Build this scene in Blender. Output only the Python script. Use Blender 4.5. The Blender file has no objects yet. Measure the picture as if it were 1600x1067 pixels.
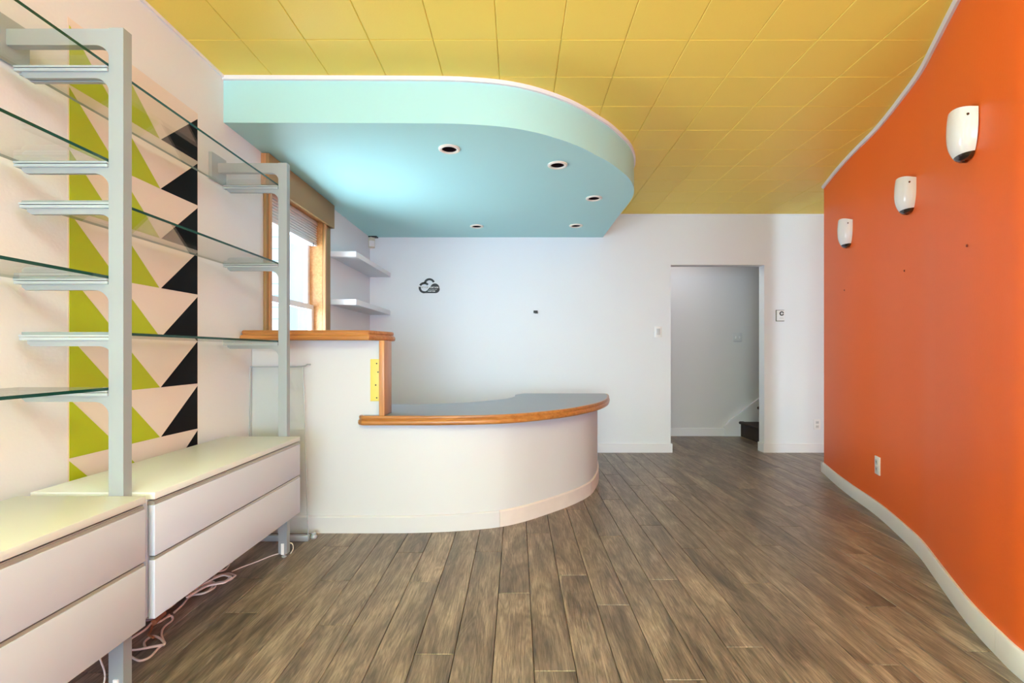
import bpy, bmesh, math, random
from mathutils import Vector
R = random.Random(7)
sc = bpy.context.scene
COL = sc.collection

# ------------------------------------------------------------------ camera, world, light, exposure
CAMZ = 1.07
cam_d = bpy.data.cameras.new('camera'); cam = bpy.data.objects.new('camera', cam_d); COL.objects.link(cam)
cam.location = (0, 0, CAMZ); cam.rotation_euler = (math.pi/2, 0, 0)
cam_d.sensor_width = 36.0; cam_d.lens = 741.0/1600*36
cam_d.shift_x = -8.0/1600; cam_d.shift_y = 17.5/1600
cam_d.clip_start = 0.02
sc.camera = cam
sc.view_settings.view_transform = 'Standard'; sc.view_settings.look = 'None'
sc.view_settings.gamma = 1.0; sc.view_settings.use_curve_mapping = False
sc.view_settings.exposure = 1.05
try:
    sc.cycles.max_bounces = 12; sc.cycles.diffuse_bounces = 7; sc.cycles.transparent_max_bounces = 16
    sc.cycles.sample_clamp_indirect = 8
except Exception: pass
w = bpy.data.worlds.new('sky'); sc.world = w; w.use_nodes = True
bg = w.node_tree.nodes['Background']; bg.inputs[0].default_value = (0.74, 0.88, 1.0, 1); bg.inputs[1].default_value = 1.9

def area(name, loc, rot, sx, sy, power=0, portal=False, color=(1, 1, 1)):
    d = bpy.data.lights.new(name, 'AREA'); d.shape = 'RECTANGLE'; d.size = sx; d.size_y = sy; d.energy = power; d.color = color
    if portal: d.cycles.is_portal = True
    o = bpy.data.objects.new(name, d); COL.objects.link(o); o.location = loc; o.rotation_euler = rot
    return o
H90 = math.pi/2
area('portal_side_window', (-1.74, 3.41, 1.5), (0, -H90, 0), 1.5, 1.0, portal=True)
# daylight of the shop front behind the camera, and of the room beyond the curved wall
area('shopfront_daylight', (0.0, -3.3, 1.0), (H90+.62, 0, 0), 2.9, 1.5, 125, color=(0.54, 0.79, 1.0))
area('added_left_wall_fill', (0.9, -0.5, 2.45), (0, 0.55, 0), 1.4, 1.4, 36, color=(0.50, 0.76, 1.0))  # unseen fill added to brighten the left wall and drawer fronts
area('added_ceiling_uplight', (0.2, -1.3, 1.75), (math.pi+.15, 0, 0), 1.0, .8, 92, color=(0.54, 0.79, 1.0))  # upward fill added behind the camera to brighten the yellow ceiling
area('side_room_daylight', (3.6, -3.3, 1.4), (H90, 0, 0), 1.0, 1.8, 110, color=(0.64, 0.83, 1.0))
# light through the side window (bright yard outside)
area('side_window_daylight', (-2.05, 3.41, 1.25), (0, -H90-0.5, 0), 0.9, 1.3, 44, color=(0.72, 0.87, 1.0))
# fill light added over the stair hall, without any fitting
area('added_hall_fill', (1.9, 5.55, 2.52), (0, 0, 0), 0.9, 0.4, 2.8, color=(1.0, 0.95, 0.90))

# ------------------------------------------------------------------ helpers
def lin(c): return tuple(((x/255)/12.92 if x/255 <= .04045 else ((x/255+.055)/1.055)**2.4) for x in c)
def mat(name, rgb, rough=.6, metal=0, spec=.5, bump=0, bscale=60, var=0, vscale=2.0):
    m = bpy.data.materials.new(name); m.use_nodes = True; nt = m.node_tree; b = nt.nodes['Principled BSDF']
    c = lin(rgb); b.inputs['Base Color'].default_value = (*c, 1); b.inputs['Roughness'].default_value = rough
    b.inputs['Metallic'].default_value = metal; b.inputs['Specular IOR Level'].default_value = spec
    if bump or var:
        tc = nt.nodes.new('ShaderNodeTexCoord')
    if bump:
        n = nt.nodes.new('ShaderNodeTexNoise'); n.inputs['Scale'].default_value = bscale; n.inputs['Detail'].default_value = 3
        bp = nt.nodes.new('ShaderNodeBump'); bp.inputs['Strength'].default_value = bump; bp.inputs['Distance'].default_value = .004
        nt.links.new(tc.outputs['Object'], n.inputs['Vector']); nt.links.new(n.outputs['Fac'], bp.inputs['Height'])
        nt.links.new(bp.outputs[0], b.inputs['Normal'])
    if var:
        n = nt.nodes.new('ShaderNodeTexNoise'); n.inputs['Scale'].default_value = vscale; n.inputs['Detail'].default_value = 4
        mx = nt.nodes.new('ShaderNodeMix'); mx.data_type = 'RGBA'
        mx.inputs[6].default_value = (*c, 1); mx.inputs[7].default_value = (*[x*(1-var) for x in c], 1)
        nt.links.new(tc.outputs['Object'], n.inputs['Vector']); nt.links.new(n.outputs['Fac'], mx.inputs[0])
        nt.links.new(mx.outputs[2], b.inputs['Base Color'])
    return m
def wood(name, c1, c2, axis='X', rough=.35, scale=1.0):
    m = bpy.data.materials.new(name); m.use_nodes = True; nt = m.node_tree; b = nt.nodes['Principled BSDF']
    tc = nt.nodes.new('ShaderNodeTexCoord'); mp = nt.nodes.new('ShaderNodeMapping')
    s = {'X': (1.5, 30, 30), 'Y': (30, 1.5, 30), 'Z': (30, 30, 1.5)}[axis]
    mp.inputs['Scale'].default_value = tuple(k*scale for k in s)
    n = nt.nodes.new('ShaderNodeTexNoise'); n.inputs['Scale'].default_value = 2; n.inputs['Detail'].default_value = 6; n.inputs['Distortion'].default_value = .5
    r = nt.nodes.new('ShaderNodeValToRGB'); r.color_ramp.elements[0].position = .3; r.color_ramp.elements[1].position = .7
    r.color_ramp.elements[0].color = (*lin(c1), 1); r.color_ramp.elements[1].color = (*lin(c2), 1)
    nt.links.new(tc.outputs['Object'], mp.inputs[0]); nt.links.new(mp.outputs[0], n.inputs['Vector'])
    nt.links.new(n.outputs['Fac'], r.inputs[0]); nt.links.new(r.outputs[0], b.inputs['Base Color'])
    b.inputs['Roughness'].default_value = rough
    return m
def plank_mat():
    m = bpy.data.materials.new('laminate_plank'); m.use_nodes = True; nt = m.node_tree; L = nt.links; b = nt.nodes['Principled BSDF']
    N = nt.nodes.new
    tc = N('ShaderNodeTexCoord'); oi = N('ShaderNodeObjectInfo')
    mul = N('ShaderNodeVectorMath'); mul.operation = 'SCALE'; mul.inputs[0].default_value = (37, 53, 71); L.new(oi.outputs['Random'], mul.inputs['Scale'])
    add = N('ShaderNodeVectorMath'); add.operation = 'ADD'; L.new(tc.outputs['Object'], add.inputs[0]); L.new(mul.outputs[0], add.inputs[1])
    def noise(sx, sy, det, dist, rough=.6):
        mp = N('ShaderNodeMapping'); mp.inputs['Scale'].default_value = (sx, sy, 1); L.new(add.outputs[0], mp.inputs[0])
        n = N('ShaderNodeTexNoise'); n.inputs['Scale'].default_value = 1; n.inputs['Detail'].default_value = det
        n.inputs['Distortion'].default_value = dist; n.inputs['Roughness'].default_value = rough; L.new(mp.outputs[0], n.inputs['Vector']); return n
    big = noise(9, 1.6, 3, 1.2); fine = noise(210, 11, 5, .5, .75); broad = noise(4, 2.2, 2, .6)
    # cathedral figure: bands of a distorted field
    fig = noise(14, 1.3, 2, .8, .5)
    w1 = N('ShaderNodeMath'); w1.operation = 'MULTIPLY'; w1.inputs[1].default_value = 70; L.new(fig.outputs['Fac'], w1.inputs[0])
    w2 = N('ShaderNodeMath'); w2.operation = 'SINE'; L.new(w1.outputs[0], w2.inputs[0])
    r = N('ShaderNodeValToRGB'); e = r.color_ramp.elements
    e[0].position = .28; e[0].color = (*lin((92, 80, 70)), 1); e[1].position = .72; e[1].color = (*lin((170, 152, 134)), 1)
    mid = e.new(.5); mid.color = (*lin((133, 117, 103)), 1)
    L.new(big.outputs['Fac'], r.inputs[0])
    def mixf(a, fac, col, mode='MULTIPLY', f=1.0):
        mx = N('ShaderNodeMix'); mx.data_type = 'RGBA'; mx.blend_type = mode; mx.inputs[0].default_value = f
        L.new(a, mx.inputs[6]); L.new(col, mx.inputs[7]); return mx.outputs[2]
    def ramp(src, lo, hi, p0=.3, p1=.7):
        q = N('ShaderNodeValToRGB'); q.color_ramp.elements[0].position = p0; q.color_ramp.elements[1].position = p1
        q.color_ramp.elements[0].color = (lo, lo, lo, 1); q.color_ramp.elements[1].color = (hi, hi, hi, 1); L.new(src, q.inputs[0]); return q.outputs[0]
    c = mixf(r.outputs[0], None, ramp(fine.outputs['Fac'], .52, 1.22, .36, .64))
    mr = N('ShaderNodeMapRange'); mr.inputs[1].default_value = -1; mr.inputs[2].default_value = 1; L.new(w2.outputs[0], mr.inputs[0])
    c = mixf(c, None, ramp(mr.outputs[0], .78, 1.08, 0, 1))
    c = mixf(c, None, ramp(broad.outputs['Fac'], .84, 1.1))
    c = mixf(c, None, ramp(oi.outputs['Random'], .90, 1.09, 0, 1))
    L.new(c, b.inputs['Base Color'])
    b.inputs['Roughness'].default_value = .40
    rr = N('ShaderNodeMapRange'); rr.inputs[3].default_value = .27; rr.inputs[4].default_value = .42; L.new(fine.outputs['Fac'], rr.inputs[0]); L.new(rr.outputs[0], b.inputs['Roughness'])
    bp = N('ShaderNodeBump'); bp.inputs['Strength'].default_value = .25; bp.inputs['Distance'].default_value = .002
    L.new(fine.outputs['Fac'], bp.inputs['Height']); L.new(bp.outputs[0], b.inputs['Normal'])
    return m
def glass_mat(name, tint, base=.04):
    m = bpy.data.materials.new(name); m.use_nodes = True; nt = m.node_tree; nt.nodes.clear(); N = nt.nodes.new; L = nt.links
    out = N('ShaderNodeOutputMaterial'); mx = N('ShaderNodeMixShader'); t = N('ShaderNodeBsdfTransparent'); g = N('ShaderNodeBsdfGlossy')
    t.inputs[0].default_value = (*tint, 1); g.inputs['Roughness'].default_value = .01
    f = N('ShaderNodeLayerWeight'); f.inputs[0].default_value = .5
    pw = N('ShaderNodeMath'); pw.operation = 'POWER'; pw.inputs[1].default_value = 5; L.new(f.outputs['Facing'], pw.inputs[0])
    ma = N('ShaderNodeMath'); ma.operation = 'MULTIPLY_ADD'; ma.inputs[1].default_value = .85; ma.inputs[2].default_value = .045; L.new(pw.outputs[0], ma.inputs[0])
    L.new(ma.outputs[0], mx.inputs[0]); L.new(t.outputs[0], mx.inputs[1]); L.new(g.outputs[0], mx.inputs[2]); L.new(mx.outputs[0], out.inputs[0])
    return m

M = {
 'white': mat('white_wall_paint', (228, 232, 237), .55, bump=.12, bscale=90, var=.03),
 'hall': mat('grey_white_hall_paint', (214, 214, 215), .6),
 'trim': mat('white_trim_paint', (230, 230, 234), .4),
 'bbscuff': mat('scuffed_white_baseboard', (224, 216, 214), .5, var=.13, vscale=14),
 'yellow': mat('yellow_ceiling_paint', (250, 224, 100), .5, bump=.1, bscale=120, var=.04),
 'aqua': mat('aqua_paint', (172, 222, 222), .45, bump=.06, bscale=90),
 'orange': mat('orange_wall_paint', (248, 110, 40), .42, spec=.3, bump=.1, bscale=70, var=.05, vscale=1.4),
 'counter': mat('counter_panel_paint', (206, 210, 216), .5, var=.03),
 'laminate': mat('grey_counter_laminate', (116, 122, 130), .28, var=.1, vscale=5),
 'woodx': wood('honey_oak_trim', (158, 100, 46), (192, 134, 74), 'X', .3),
 'woodz': wood('honey_oak_upright', (178, 122, 74), (206, 154, 104), 'Z', .35),
 'woody': wood('honey_oak_casing', (176, 118, 64), (204, 148, 92), 'Y', .4),
 'val': mat('tan_valance_paint', (158, 124, 78), .5),
 'alu': mat('pale_grey_metal', (158, 168, 174), .42, metal=.25),
 'alu2': mat('brushed_grey_channel', (176, 188, 194), .4, metal=.2),
 'cab': mat('white_lacquer_top', (214, 221, 222), .3),
 'cabf': mat('white_lacquer_front', (196, 206, 226), .35),
 'groove': mat('grey_handle_metal', (178, 174, 168), .4, metal=.5),
 'dark': mat('dark_gap', (38, 36, 36), .7),
 'lime': mat('lime_green_paint', (176, 192, 12), .5, var=.05, vscale=6),
 'black': mat('black_paint', (12, 12, 14), .6, spec=.15),
 'cream': mat('cream_mural_paint', (228, 218, 210), .55),
 'opal': mat('opal_white_glass', (238, 238, 240), .12),
 'chrome': mat('dark_chrome', (120, 120, 124), .2, metal=1),
 'plate': mat('white_plastic', (236, 236, 236), .35),
 'hplate': mat('grey_white_plastic', (205, 207, 210), .35),
 'olive': mat('dark_olive_plastic', (96, 92, 72), .5),
 'beige': mat('beige_plastic', (214, 210, 190), .4),
 'yplate': mat('pale_yellow_plate', (232, 214, 110), .4),
 'vinyl': mat('white_vinyl', (240, 243, 246), .35),
 'blind': mat('white_blind_slats', (226, 228, 230), .5),
 'canring': mat('cream_lamp_ring', (236, 226, 212), .35),
 'can': mat('dark_lamp_baffle', (44, 26, 30), .3, metal=.4),
 'carpet': mat('brown_carpet', (66, 54, 50), .95, bump=.8, bscale=400, var=.3, vscale=60),
 'cordw': mat('white_cord', (226, 220, 216), .4),
 'cordb': mat('brown_cord', (150, 100, 70), .5),
 'cordp': mat('pinkish_white_cord', (206, 186, 178), .45),
 'cordm': mat('mauve_cord', (132, 112, 120), .5),
 'cordg': mat('grey_cord', (150, 146, 148), .5),
 'emb': mat('charcoal_emblem', (30, 33, 35), .4),
 'siding': mat('pale_blue_siding', (176, 196, 218), .6),
 'ground': mat('pale_concrete', (196, 194, 188), .8, var=.1),
 'ext': mat('exterior_render', (200, 200, 196), .8),
 'redplug': mat('dull_red_plug', (130, 40, 26), .6),
 'glass': glass_mat('clear_shelf_glass', (.965, .985, .975)),
 'wglass': glass_mat('window_glass', (.97, .98, .98)),
 'gedge': mat('dark_green_glass_edge', (12, 66, 54), .12),
 'gedge2': mat('grey_glass_edge', (140, 152, 148), .15),
 'plank': plank_mat(),
}

def link(name, me, parent=None, m=None):
    o = bpy.data.objects.new(name, me); COL.objects.link(o)
    if parent: o.parent = parent
    return o
def mesh(name, verts, faces, mats, idx=None, smooth=None):
    me = bpy.data.meshes.new(name); me.from_pydata([tuple(v) for v in verts], [], faces)
    for k in (mats if isinstance(mats, (list, tuple)) else [mats]): me.materials.append(M[k])
    if idx:
        for p, i in zip(me.polygons, idx): p.material_index = i
    me.update()
    bm = bmesh.new(); bm.from_mesh(me); bmesh.ops.recalc_face_normals(bm, faces=bm.faces); bm.to_mesh(me); bm.free()
    if smooth:
        for p in me.polygons: p.use_smooth = True
        me.set_sharp_from_angle(angle=math.radians(smooth))
    return me
def tag(o, label=None, cat=None, group=None, kind=None):
    if label: o['label'] = label
    if cat: o['category'] = cat
    if group: o['group'] = group
    if kind: o['kind'] = kind
    return o
def empty(name, loc, label=None, cat=None, group=None, kind=None):
    o = bpy.data.objects.new(name, None); COL.objects.link(o); o.location = loc; o.empty_display_size = .1
    return tag(o, label, cat, group, kind)
def addlocal(o, parent):
    """parent while keeping world coordinates (parents are only ever translated)"""
    w_ = Vector((0, 0, 0)); p = parent
    while p is not None: w_ += Vector(p.location); p = p.parent
    o.parent = parent; o.location = Vector(o.location) - w_
def place(name, me, parent=None):
    o = link(name, me)
    if parent is not None: addlocal(o, parent)
    return o
def boxm(name, x0, x1, y0, y1, z0, z1, m, bev=0):
    v = [(x, y, z) for x in (x0, x1) for y in (y0, y1) for z in (z0, z1)]
    f = [(0, 1, 3, 2), (4, 6, 7, 5), (0, 4, 5, 1), (2, 3, 7, 6), (0, 2, 6, 4), (1, 5, 7, 3)]
    me = mesh(name, v, f, m)
    if bev:
        bm = bmesh.new(); bm.from_mesh(me)
        bmesh.ops.bevel(bm, geom=list(bm.edges), offset=bev, segments=2, affect='EDGES', profile=.5)
        bm.to_mesh(me); bm.free()
        for p in me.polygons: p.use_smooth = True
        me.set_sharp_from_angle(angle=math.radians(50))
    return me
def box(name, x0, x1, y0, y1, z0, z1, m, parent=None, bev=0):
    """box with its origin at its own base centre"""
    cx, cy = (x0+x1)/2, (y0+y1)/2
    me = boxm(name, x0-cx, x1-cx, y0-cy, y1-cy, 0, z1-z0, m, bev)
    o = link(name, me); o.location = (cx, cy, z0)
    if parent is not None: addlocal(o, parent)
    return o
def boxes(name, lst, m, parent=None):
    v = []; f = []
    for (x0, x1, y0, y1, z0, z1) in lst:
        n = len(v); v += [(x, y, z) for x in (x0, x1) for y in (y0, y1) for z in (z0, z1)]
        f += [tuple(n+i for i in q) for q in [(0, 1, 3, 2), (4, 6, 7, 5), (0, 4, 5, 1), (2, 3, 7, 6), (0, 2, 6, 4), (1, 5, 7, 3)]]
    return place(name, mesh(name, v, f, m), parent)
def catmull(p, n=8):
    q = [Vector(a) for a in p]; q = [2*q[0]-q[1]] + q + [2*q[-1]-q[-2]]; out = []
    for i in range(1, len(q)-2):
        a, b, c, d = q[i-1:i+3]
        for k in range(n):
            t = k/n
            out.append(.5*((2*b)+(c-a)*t+(2*a-5*b+4*c-d)*t*t+(3*b-a-3*c+d)*t*t*t))
    out.append(q[-2]); return out
def normals2(path):
    """unit normal (left of travel) at each 2-D point"""
    out = []
    for i in range(len(path)):
        a = path[max(i-1, 0)]; b = path[min(i+1, len(path)-1)]
        t = (Vector(b)-Vector(a)).to_2d().normalized(); out.append(Vector((-t.y, t.x)))
    return out
def sweep(name, path, prof, m, parent=None, smooth=40, closed_prof=True, N=None):
    """sweep a profile of (outward offset, z) along a 2-D path; outward = right of travel"""
    N = N or normals2(path); v = []; f = []; k = len(prof)
    for p, n in zip(path, N):
        for (o, z) in prof: v.append((p[0]-n.x*o, p[1]-n.y*o, z))
    for i in range(len(path)-1):
        for j in range(k if closed_prof else k-1):
            a = i*k+j; b = i*k+(j+1) % k; f.append((a, b, b+k, a+k))
    f.append(tuple(range(k))); f.append(tuple((len(path)-1)*k+j for j in reversed(range(k))))
    return place(name, mesh(name, v, f, m, smooth=smooth), parent)
def prism(name, poly, z0, z1, m, parent=None, holes=(), smooth=None, capm=0):
    """extruded plan polygon, optionally with holes"""
    bm = bmesh.new(); es = []; loops = [poly]+list(holes)
    for lp in loops:
        vs = [bm.verts.new((p[0], p[1], z0)) for p in lp]
        es += [bm.edges.new((vs[i], vs[(i+1) % len(vs)])) for i in range(len(vs))]
    bmesh.ops.triangle_fill(bm, use_beauty=True, use_dissolve=False, edges=es)
    r = bmesh.ops.extrude_face_region(bm, geom=list(bm.faces))
    bmesh.ops.translate(bm, verts=[g for g in r['geom'] if isinstance(g, bmesh.types.BMVert)], vec=(0, 0, z1-z0))
    bmesh.ops.recalc_face_normals(bm, faces=bm.faces)
    me = bpy.data.meshes.new(name); bm.to_mesh(me); bm.free(); me.materials.append(M[m])
    if smooth:
        for p in me.polygons: p.use_smooth = True
        me.set_sharp_from_angle(angle=math.radians(smooth))
    return place(name, me, parent)
def circle(cx, cy, r, n=32, a0=0, a1=2*math.pi): return [(cx+r*math.cos(a0+(a1-a0)*i/n), cy+r*math.sin(a0+(a1-a0)*i/n)) for i in range(n)]
def lathe(name, prof, m, loc, parent=None, n=32, smooth=35, axis='Z'):
    v = []; f = []; k = len(prof)
    for i in range(n):
        a = 2*math.pi*i/n
        for (r, z) in prof:
            x, y = r*math.cos(a), r*math.sin(a)
            v.append((x, y, z) if axis == 'Z' else (x, -z, y))
    for i in range(n):
        for j in range(k-1):
            a = i*k+j; b = ((i+1) % n)*k+j; f.append((a, b, b+1, a+1))
    me = mesh(name, v, f, m, smooth=smooth)
    bm = bmesh.new(); bm.from_mesh(me); bmesh.ops.remove_doubles(bm, verts=bm.verts, dist=1e-5); bm.to_mesh(me); bm.free()
    o = link(name, me); o.location = loc
    if parent is not None: addlocal(o, parent)
    return o
def tube(name, pts, r, m, parent=None, sub=6, n=6):
    P = catmull([Vector(p) for p in pts], sub); v = []; f = []
    for i, p in enumerate(P):
        t = (P[min(i+1, len(P)-1)]-P[max(i-1, 0)])
        t = t.normalized() if t.length > 1e-9 else Vector((1, 0, 0))
        u = t.cross(Vector((0, 0, 1))); u = u.normalized() if u.length > .1 else Vector((1, 0, 0)); w_ = t.cross(u)
        for k in range(n):
            a = 2*math.pi*k/n; v.append(p+u*r*math.cos(a)+w_*r*math.sin(a))
    for i in range(len(P)-1):
        for k in range(n): a = i*n+k; b = i*n+(k+1) % n; f.append((a, b, b+n, a+n))
    f.append(tuple(range(n))); f.append(tuple((len(P)-1)*n+k for k in range(n)))
    return place(name, mesh(name, v, f, m, smooth=60), parent)
def struct(o): o['kind'] = 'structure'; return o

# ------------------------------------------------------------------ setting
XL, YB, ZC, ZS, YF = -1.58, 5.09, 2.558, 2.308, -3.4      # left wall, back wall, ceiling, soffit underside, shop front
XR = 4.3

# floor with its planks
floor = struct(box('floor', XL-.12, XR+.12, YF-.12, 6.4, -.12, -.008, 'dark'))
PW, PL, G = .1405, 1.22, .0009
pm = {}
def plank_mesh(wd, ln):
    key = (round(wd, 4), round(ln, 4))
    if key not in pm:
        a, b = wd/2-G, ln/2-G; c = .0016
        v = [(-a, -b, -.008), (a, -b, -.008), (a, b, -.008), (-a, b, -.008),
             (-a, -b, -.0022), (a, -b, -.0022), (a, b, -.0022), (-a, b, -.0022),
             (-a+c, -b+c, 0), (a-c, -b+c, 0), (a-c, b-c, 0), (-a+c, b-c, 0)]
        f = [(8, 9, 10, 11)] + [(i, (i+1) % 4, (i+1) % 4+4, i+4) for i in range(4)] + [(i+4, (i+1) % 4+4, (i+1) % 4+8, i+8) for i in range(4)]
        pm[key] = mesh('plank', v, f, 'plank')
    return pm[key]
def plank(x0, x1, y0, y1):
    o = link('plank', plank_mesh(x1-x0, y1-y0)); o.location = ((x0+x1)/2, (y0+y1)/2, 0); addlocal(o, floor)
x = -.083 - PW*11
nplank = 0; col_i = 0
while x < XR:
    x0, x1 = max(x, XL), min(x+PW, XR)
    if x1-x0 > .02:
        off = (col_i*0.437 + R.uniform(-.12, .12)) % PL
        ys = (.72 if x < 2.95 else 4.0); ye = YB if x < 1.2 else 6.1
        if x > 3.45: ye = YB
        if x > 3.45: ys = ye
        y = ys - off
        while y < ye-.001:
            y0, y1 = max(y, ys), min(y+PL, ye)
            if y1-y0 > .04: plank(x0, x1, y0, y1); nplank += 1
            elif y1-y0 > 0 and y1 == ye: pass
            y += PL
    x += PW; col_i += 1
# the rest of the floor, outside the picture
rest = boxes('outer_boards', [(XL, 2.95, YF, .719, -.008, 0), (2.96, XR, YF, 3.999, -.008, 0), (3.59, XR, 4.0, YB, -.008, 0), (3.59, XR, YB, 6.1, -.008, 0)], 'plank', floor)
rest['kind'] = 'stuff'

# ceiling with its tiles
ceiling = struct(box('ceiling', XL-.12, XR+.12, YF-.12, 6.4, ZC+.012, ZC+.14, 'yellow'))
T = .305
tm = {}
def tile_mesh(a, b):
    key = (round(a, 4), round(b, 4))
    if key not in tm:
        a /= 2; b /= 2; g = .0008; a -= g; b -= g; c = .003
        v = [(-a, -b, .012), (a, -b, .012), (a, b, .012), (-a, b, .012), (-a, -b, .003), (a, -b, .003), (a, b, .003), (-a, b, .003),
             (-a+c, -b+c, 0), (a-c, -b+c, 0), (a-c, b-c, 0), (-a+c, b-c, 0)]
        f = [(8, 9, 10, 11), (0, 1, 2, 3)] + [(i, (i+1) % 4, (i+1) % 4+4, i+4) for i in range(4)] + [(i+4, (i+1) % 4+4, (i+1) % 4+8, i+8) for i in range(4)]
        tm[key] = mesh('ceiling_tile', v, f, 'yellow')
    return tm[key]
x = -.095 - T*5
while x < 3.5:
    x0, x1 = max(x, XL), min(x+T, 3.5)
    y = 2.255 - T*4
    while y < YB-.01:
        y0, y1 = y, min(y+T, YB)
        hidden = (x1 < .6 and y0 > 3.0) or (x1 < .9 and y0 > 3.9) or (x1 < 0 and y0 > 2.7) or (x0 > 2.2 and y1 < 2.3) or (x0 > 2.5 and y1 < 3.0) or (x0 > 2.9 and y1 < 4.2) or (x1 < .92 and x0 > .8 and y0 > 3.9)
        if not hidden and x1-x0 > .02 and y1-y0 > .02:
            o = link('ceiling_tile', tile_mesh(x1-x0, y1-y0)); o.location = ((x0+x1)/2, (y0+y1)/2, ZC); addlocal(o, ceiling)
        y += T
    x += T
struct(boxes('hall_ceiling', [(1.1, XR, YB+.11, 6.2, ZC, ZC+.012)], 'hall', None))

# walls
WY0, WY1, WZ0, WZ1 = 2.985, 3.86, .85, 2.14           # side window opening
struct(boxes('wall_left', [(XL-.12, XL, YF, WY0, 0, ZC), (XL-.12, XL, WY1, YB+.11, 0, ZC), (XL-.12, XL, WY0, WY1, 0, WZ0), (XL-.12, XL, WY0, WY1, WZ1, ZC)], 'white'))
DX0, DX1, DZ = 1.649, 2.653, 2.012
struct(boxes('wall_back', [(XL, DX0, YB, YB+.11, 0, ZC), (DX1, XR, YB, YB+.11, 0, ZC), (DX0, DX1, YB, YB+.11, DZ, ZC)], 'white'))
struct(boxes('wall_front', [(XL, XR, YF-.12, YF, 0, .38), (XL, XR, YF-.12, YF, 2.35, ZC), (XL, -1.45, YF-.12, YF, .38, 2.35),
       (1.45, 3.05, YF-.12, YF, .38, 2.35), (4.15, XR, YF-.12, YF, .38, 2.35)], 'white'))
struct(box('wall_side_room', XR, XR+.12, YF-.12, 6.22, 0, ZC, 'white'))
struct(boxes('wall_hall', [(1.1, XR, 6.10, 6.22, 0, ZC), (1.1, 1.2, YB+.11, 6.10, 0, ZC)], 'hall'))

# curved orange wall
rw = [(2.74, 4.235), (2.595, 3.84), (2.485, 3.50), (2.40, 3.20), (2.336, 3.01), (2.247, 2.78), (2.130, 2.50), (2.007, 2.27), (1.908, 2.09), (1.822, 1.93), (1.763, 1.81), (1.706, 1.675), (1.662, 1.55), (1.63, 1.35), (1.62, 1.05), (1.62, .5), (1.62, -.5), (1.62, YF)]
rwp = catmull(rw, 8)                                    # travels towards the camera, room is on the right hand
Nn = normals2(rwp)
inner = [Vector((p[0], p[1])) for p in rwp]
back = [Vector((p[0]+n.x*.13, p[1]+n.y*.13)) for p, n in zip(rwp, Nn)]
struct(prism('wall_right', inner+back[::-1], 0, ZC, 'orange', smooth=35))
def sub(path, y_hi, y_lo): return [p for p in path if y_lo <= p[1] <= y_hi]
bbr = struct(empty('baseboard_right', (2.3, 3.0, 0)))
prof_bb = [(0, 0), (.014, 0), (.014, .082), (.009, .09), (0, .09)]
for hi, lo in ((4.3, 3.86), (3.858, 2.512), (2.51, 1.69), (1.688, YF)):
    ix = [i for i, p in enumerate(rwp) if lo <= p[1] <= hi]; pp = [Vector(rwp[i]).to_2d() for i in ix]; nn = [Nn[i] for i in ix]
    if ix[-1]+1 < len(rwp):      # run up to a hairline joint with the next board
        a_, b_ = pp[-1], Vector(rwp[ix[-1]+1]).to_2d(); t_ = 1-.0012/(b_-a_).length
        pp.append(a_+(b_-a_)*t_); nn.append((nn[-1]*(1-t_)+Nn[ix[-1]+1]*t_).normalized())
    sweep('board', pp, prof_bb, 'trim', bbr, N=nn)
sweep('board', [(rwp[0][0]+.13, rwp[0][1]+.012), (rwp[0][0]-.01, rwp[0][1]+.012)][::1], [(0, 0), (.014, 0), (.014, .09), (0, .09)], 'trim', bbr)
struct(sweep('trim_1', rwp, [(0, ZC-.024), (.012, ZC-.024), (.018, ZC-.012), (.018, ZC), (0, ZC)], 'trim'))
# other baseboards
bbb = struct(boxes('baseboard_back', [(.9, DX0+.014, YB-.014, YB, 0, .095), (DX0, DX0+.014, YB, YB+.11, 0, .095), (DX1-.014, XR, YB-.014, YB, 0, .095), (DX1-.014, DX1, YB, YB+.11, 0, .095), (XL, .9, YB-.014, YB, 0, .095)], 'trim'))
struct(boxes('baseboard_left', [(XL, XL+.014, YF, 2.80, 0, .095), (XL, XL+.014, 3.0, YB-.014, 0, .095)], 'trim'))
struct(boxes('baseboard_hall', [(1.2, 2.66, 6.086, 6.10, 0, .075), (1.2, 2.66, 6.083, 6.10, .075, .10)], 'trim'))
# cornice beads
struct(boxes('trim_2', [(XL, XL+.01, YF, 2.55, ZC-.014, ZC)], 'trim'))
struct(boxes('trim_3', [(.93, XR, YB-.008, YB, ZC-.012, ZC), (1.69-.04, DX1+.02, YB-.004, YB, DZ, DZ+.006)], 'trim'))

# aqua soffit
sf = [(-1.58, 2.552), (-1.13, 2.555), (-.77, 2.557), (-.40, 2.562), (-.21, 2.577), (-.04, 2.61), (.12, 2.675), (.28, 2.775), (.40, 2.875), (.507, 2.985), (.60, 3.085), (.71, 3.235), (.79, 3.36), (.85, 3.49), (.895, 3.63), (.918, 3.77), (.925, 3.95), (.92, 4.3), (.92, YB)]
sfp = [Vector((p[0], p[1])) for p in catmull(sf, 6)]
cans = [(-.412, 2.88), (.266, 3.125), (.615, 3.797), (.573, 4.617), (-.395, 4.64)]
holes = [circle(cx, cy, .046, 28) for cx, cy in cans]
soffit = struct(prism('ceiling_soffit', sfp+[Vector((XL, YB))], ZS, ZC, 'aqua', holes=holes, smooth=35))
struct(sweep('trim_4', sfp, [(0, ZC-.024), (.012, ZC-.022), (.012, ZC), (0, ZC)], 'trim'))
cl = ['recessed downlight nearest the camera in the aqua soffit', 'second recessed downlight along the curved edge of the aqua soffit', 'recessed downlight close to the right-hand end of the aqua soffit',
      'recessed downlight at the back right of the aqua soffit above the counter end', 'recessed downlight at the back left of the aqua soffit, near the back wall']
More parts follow.
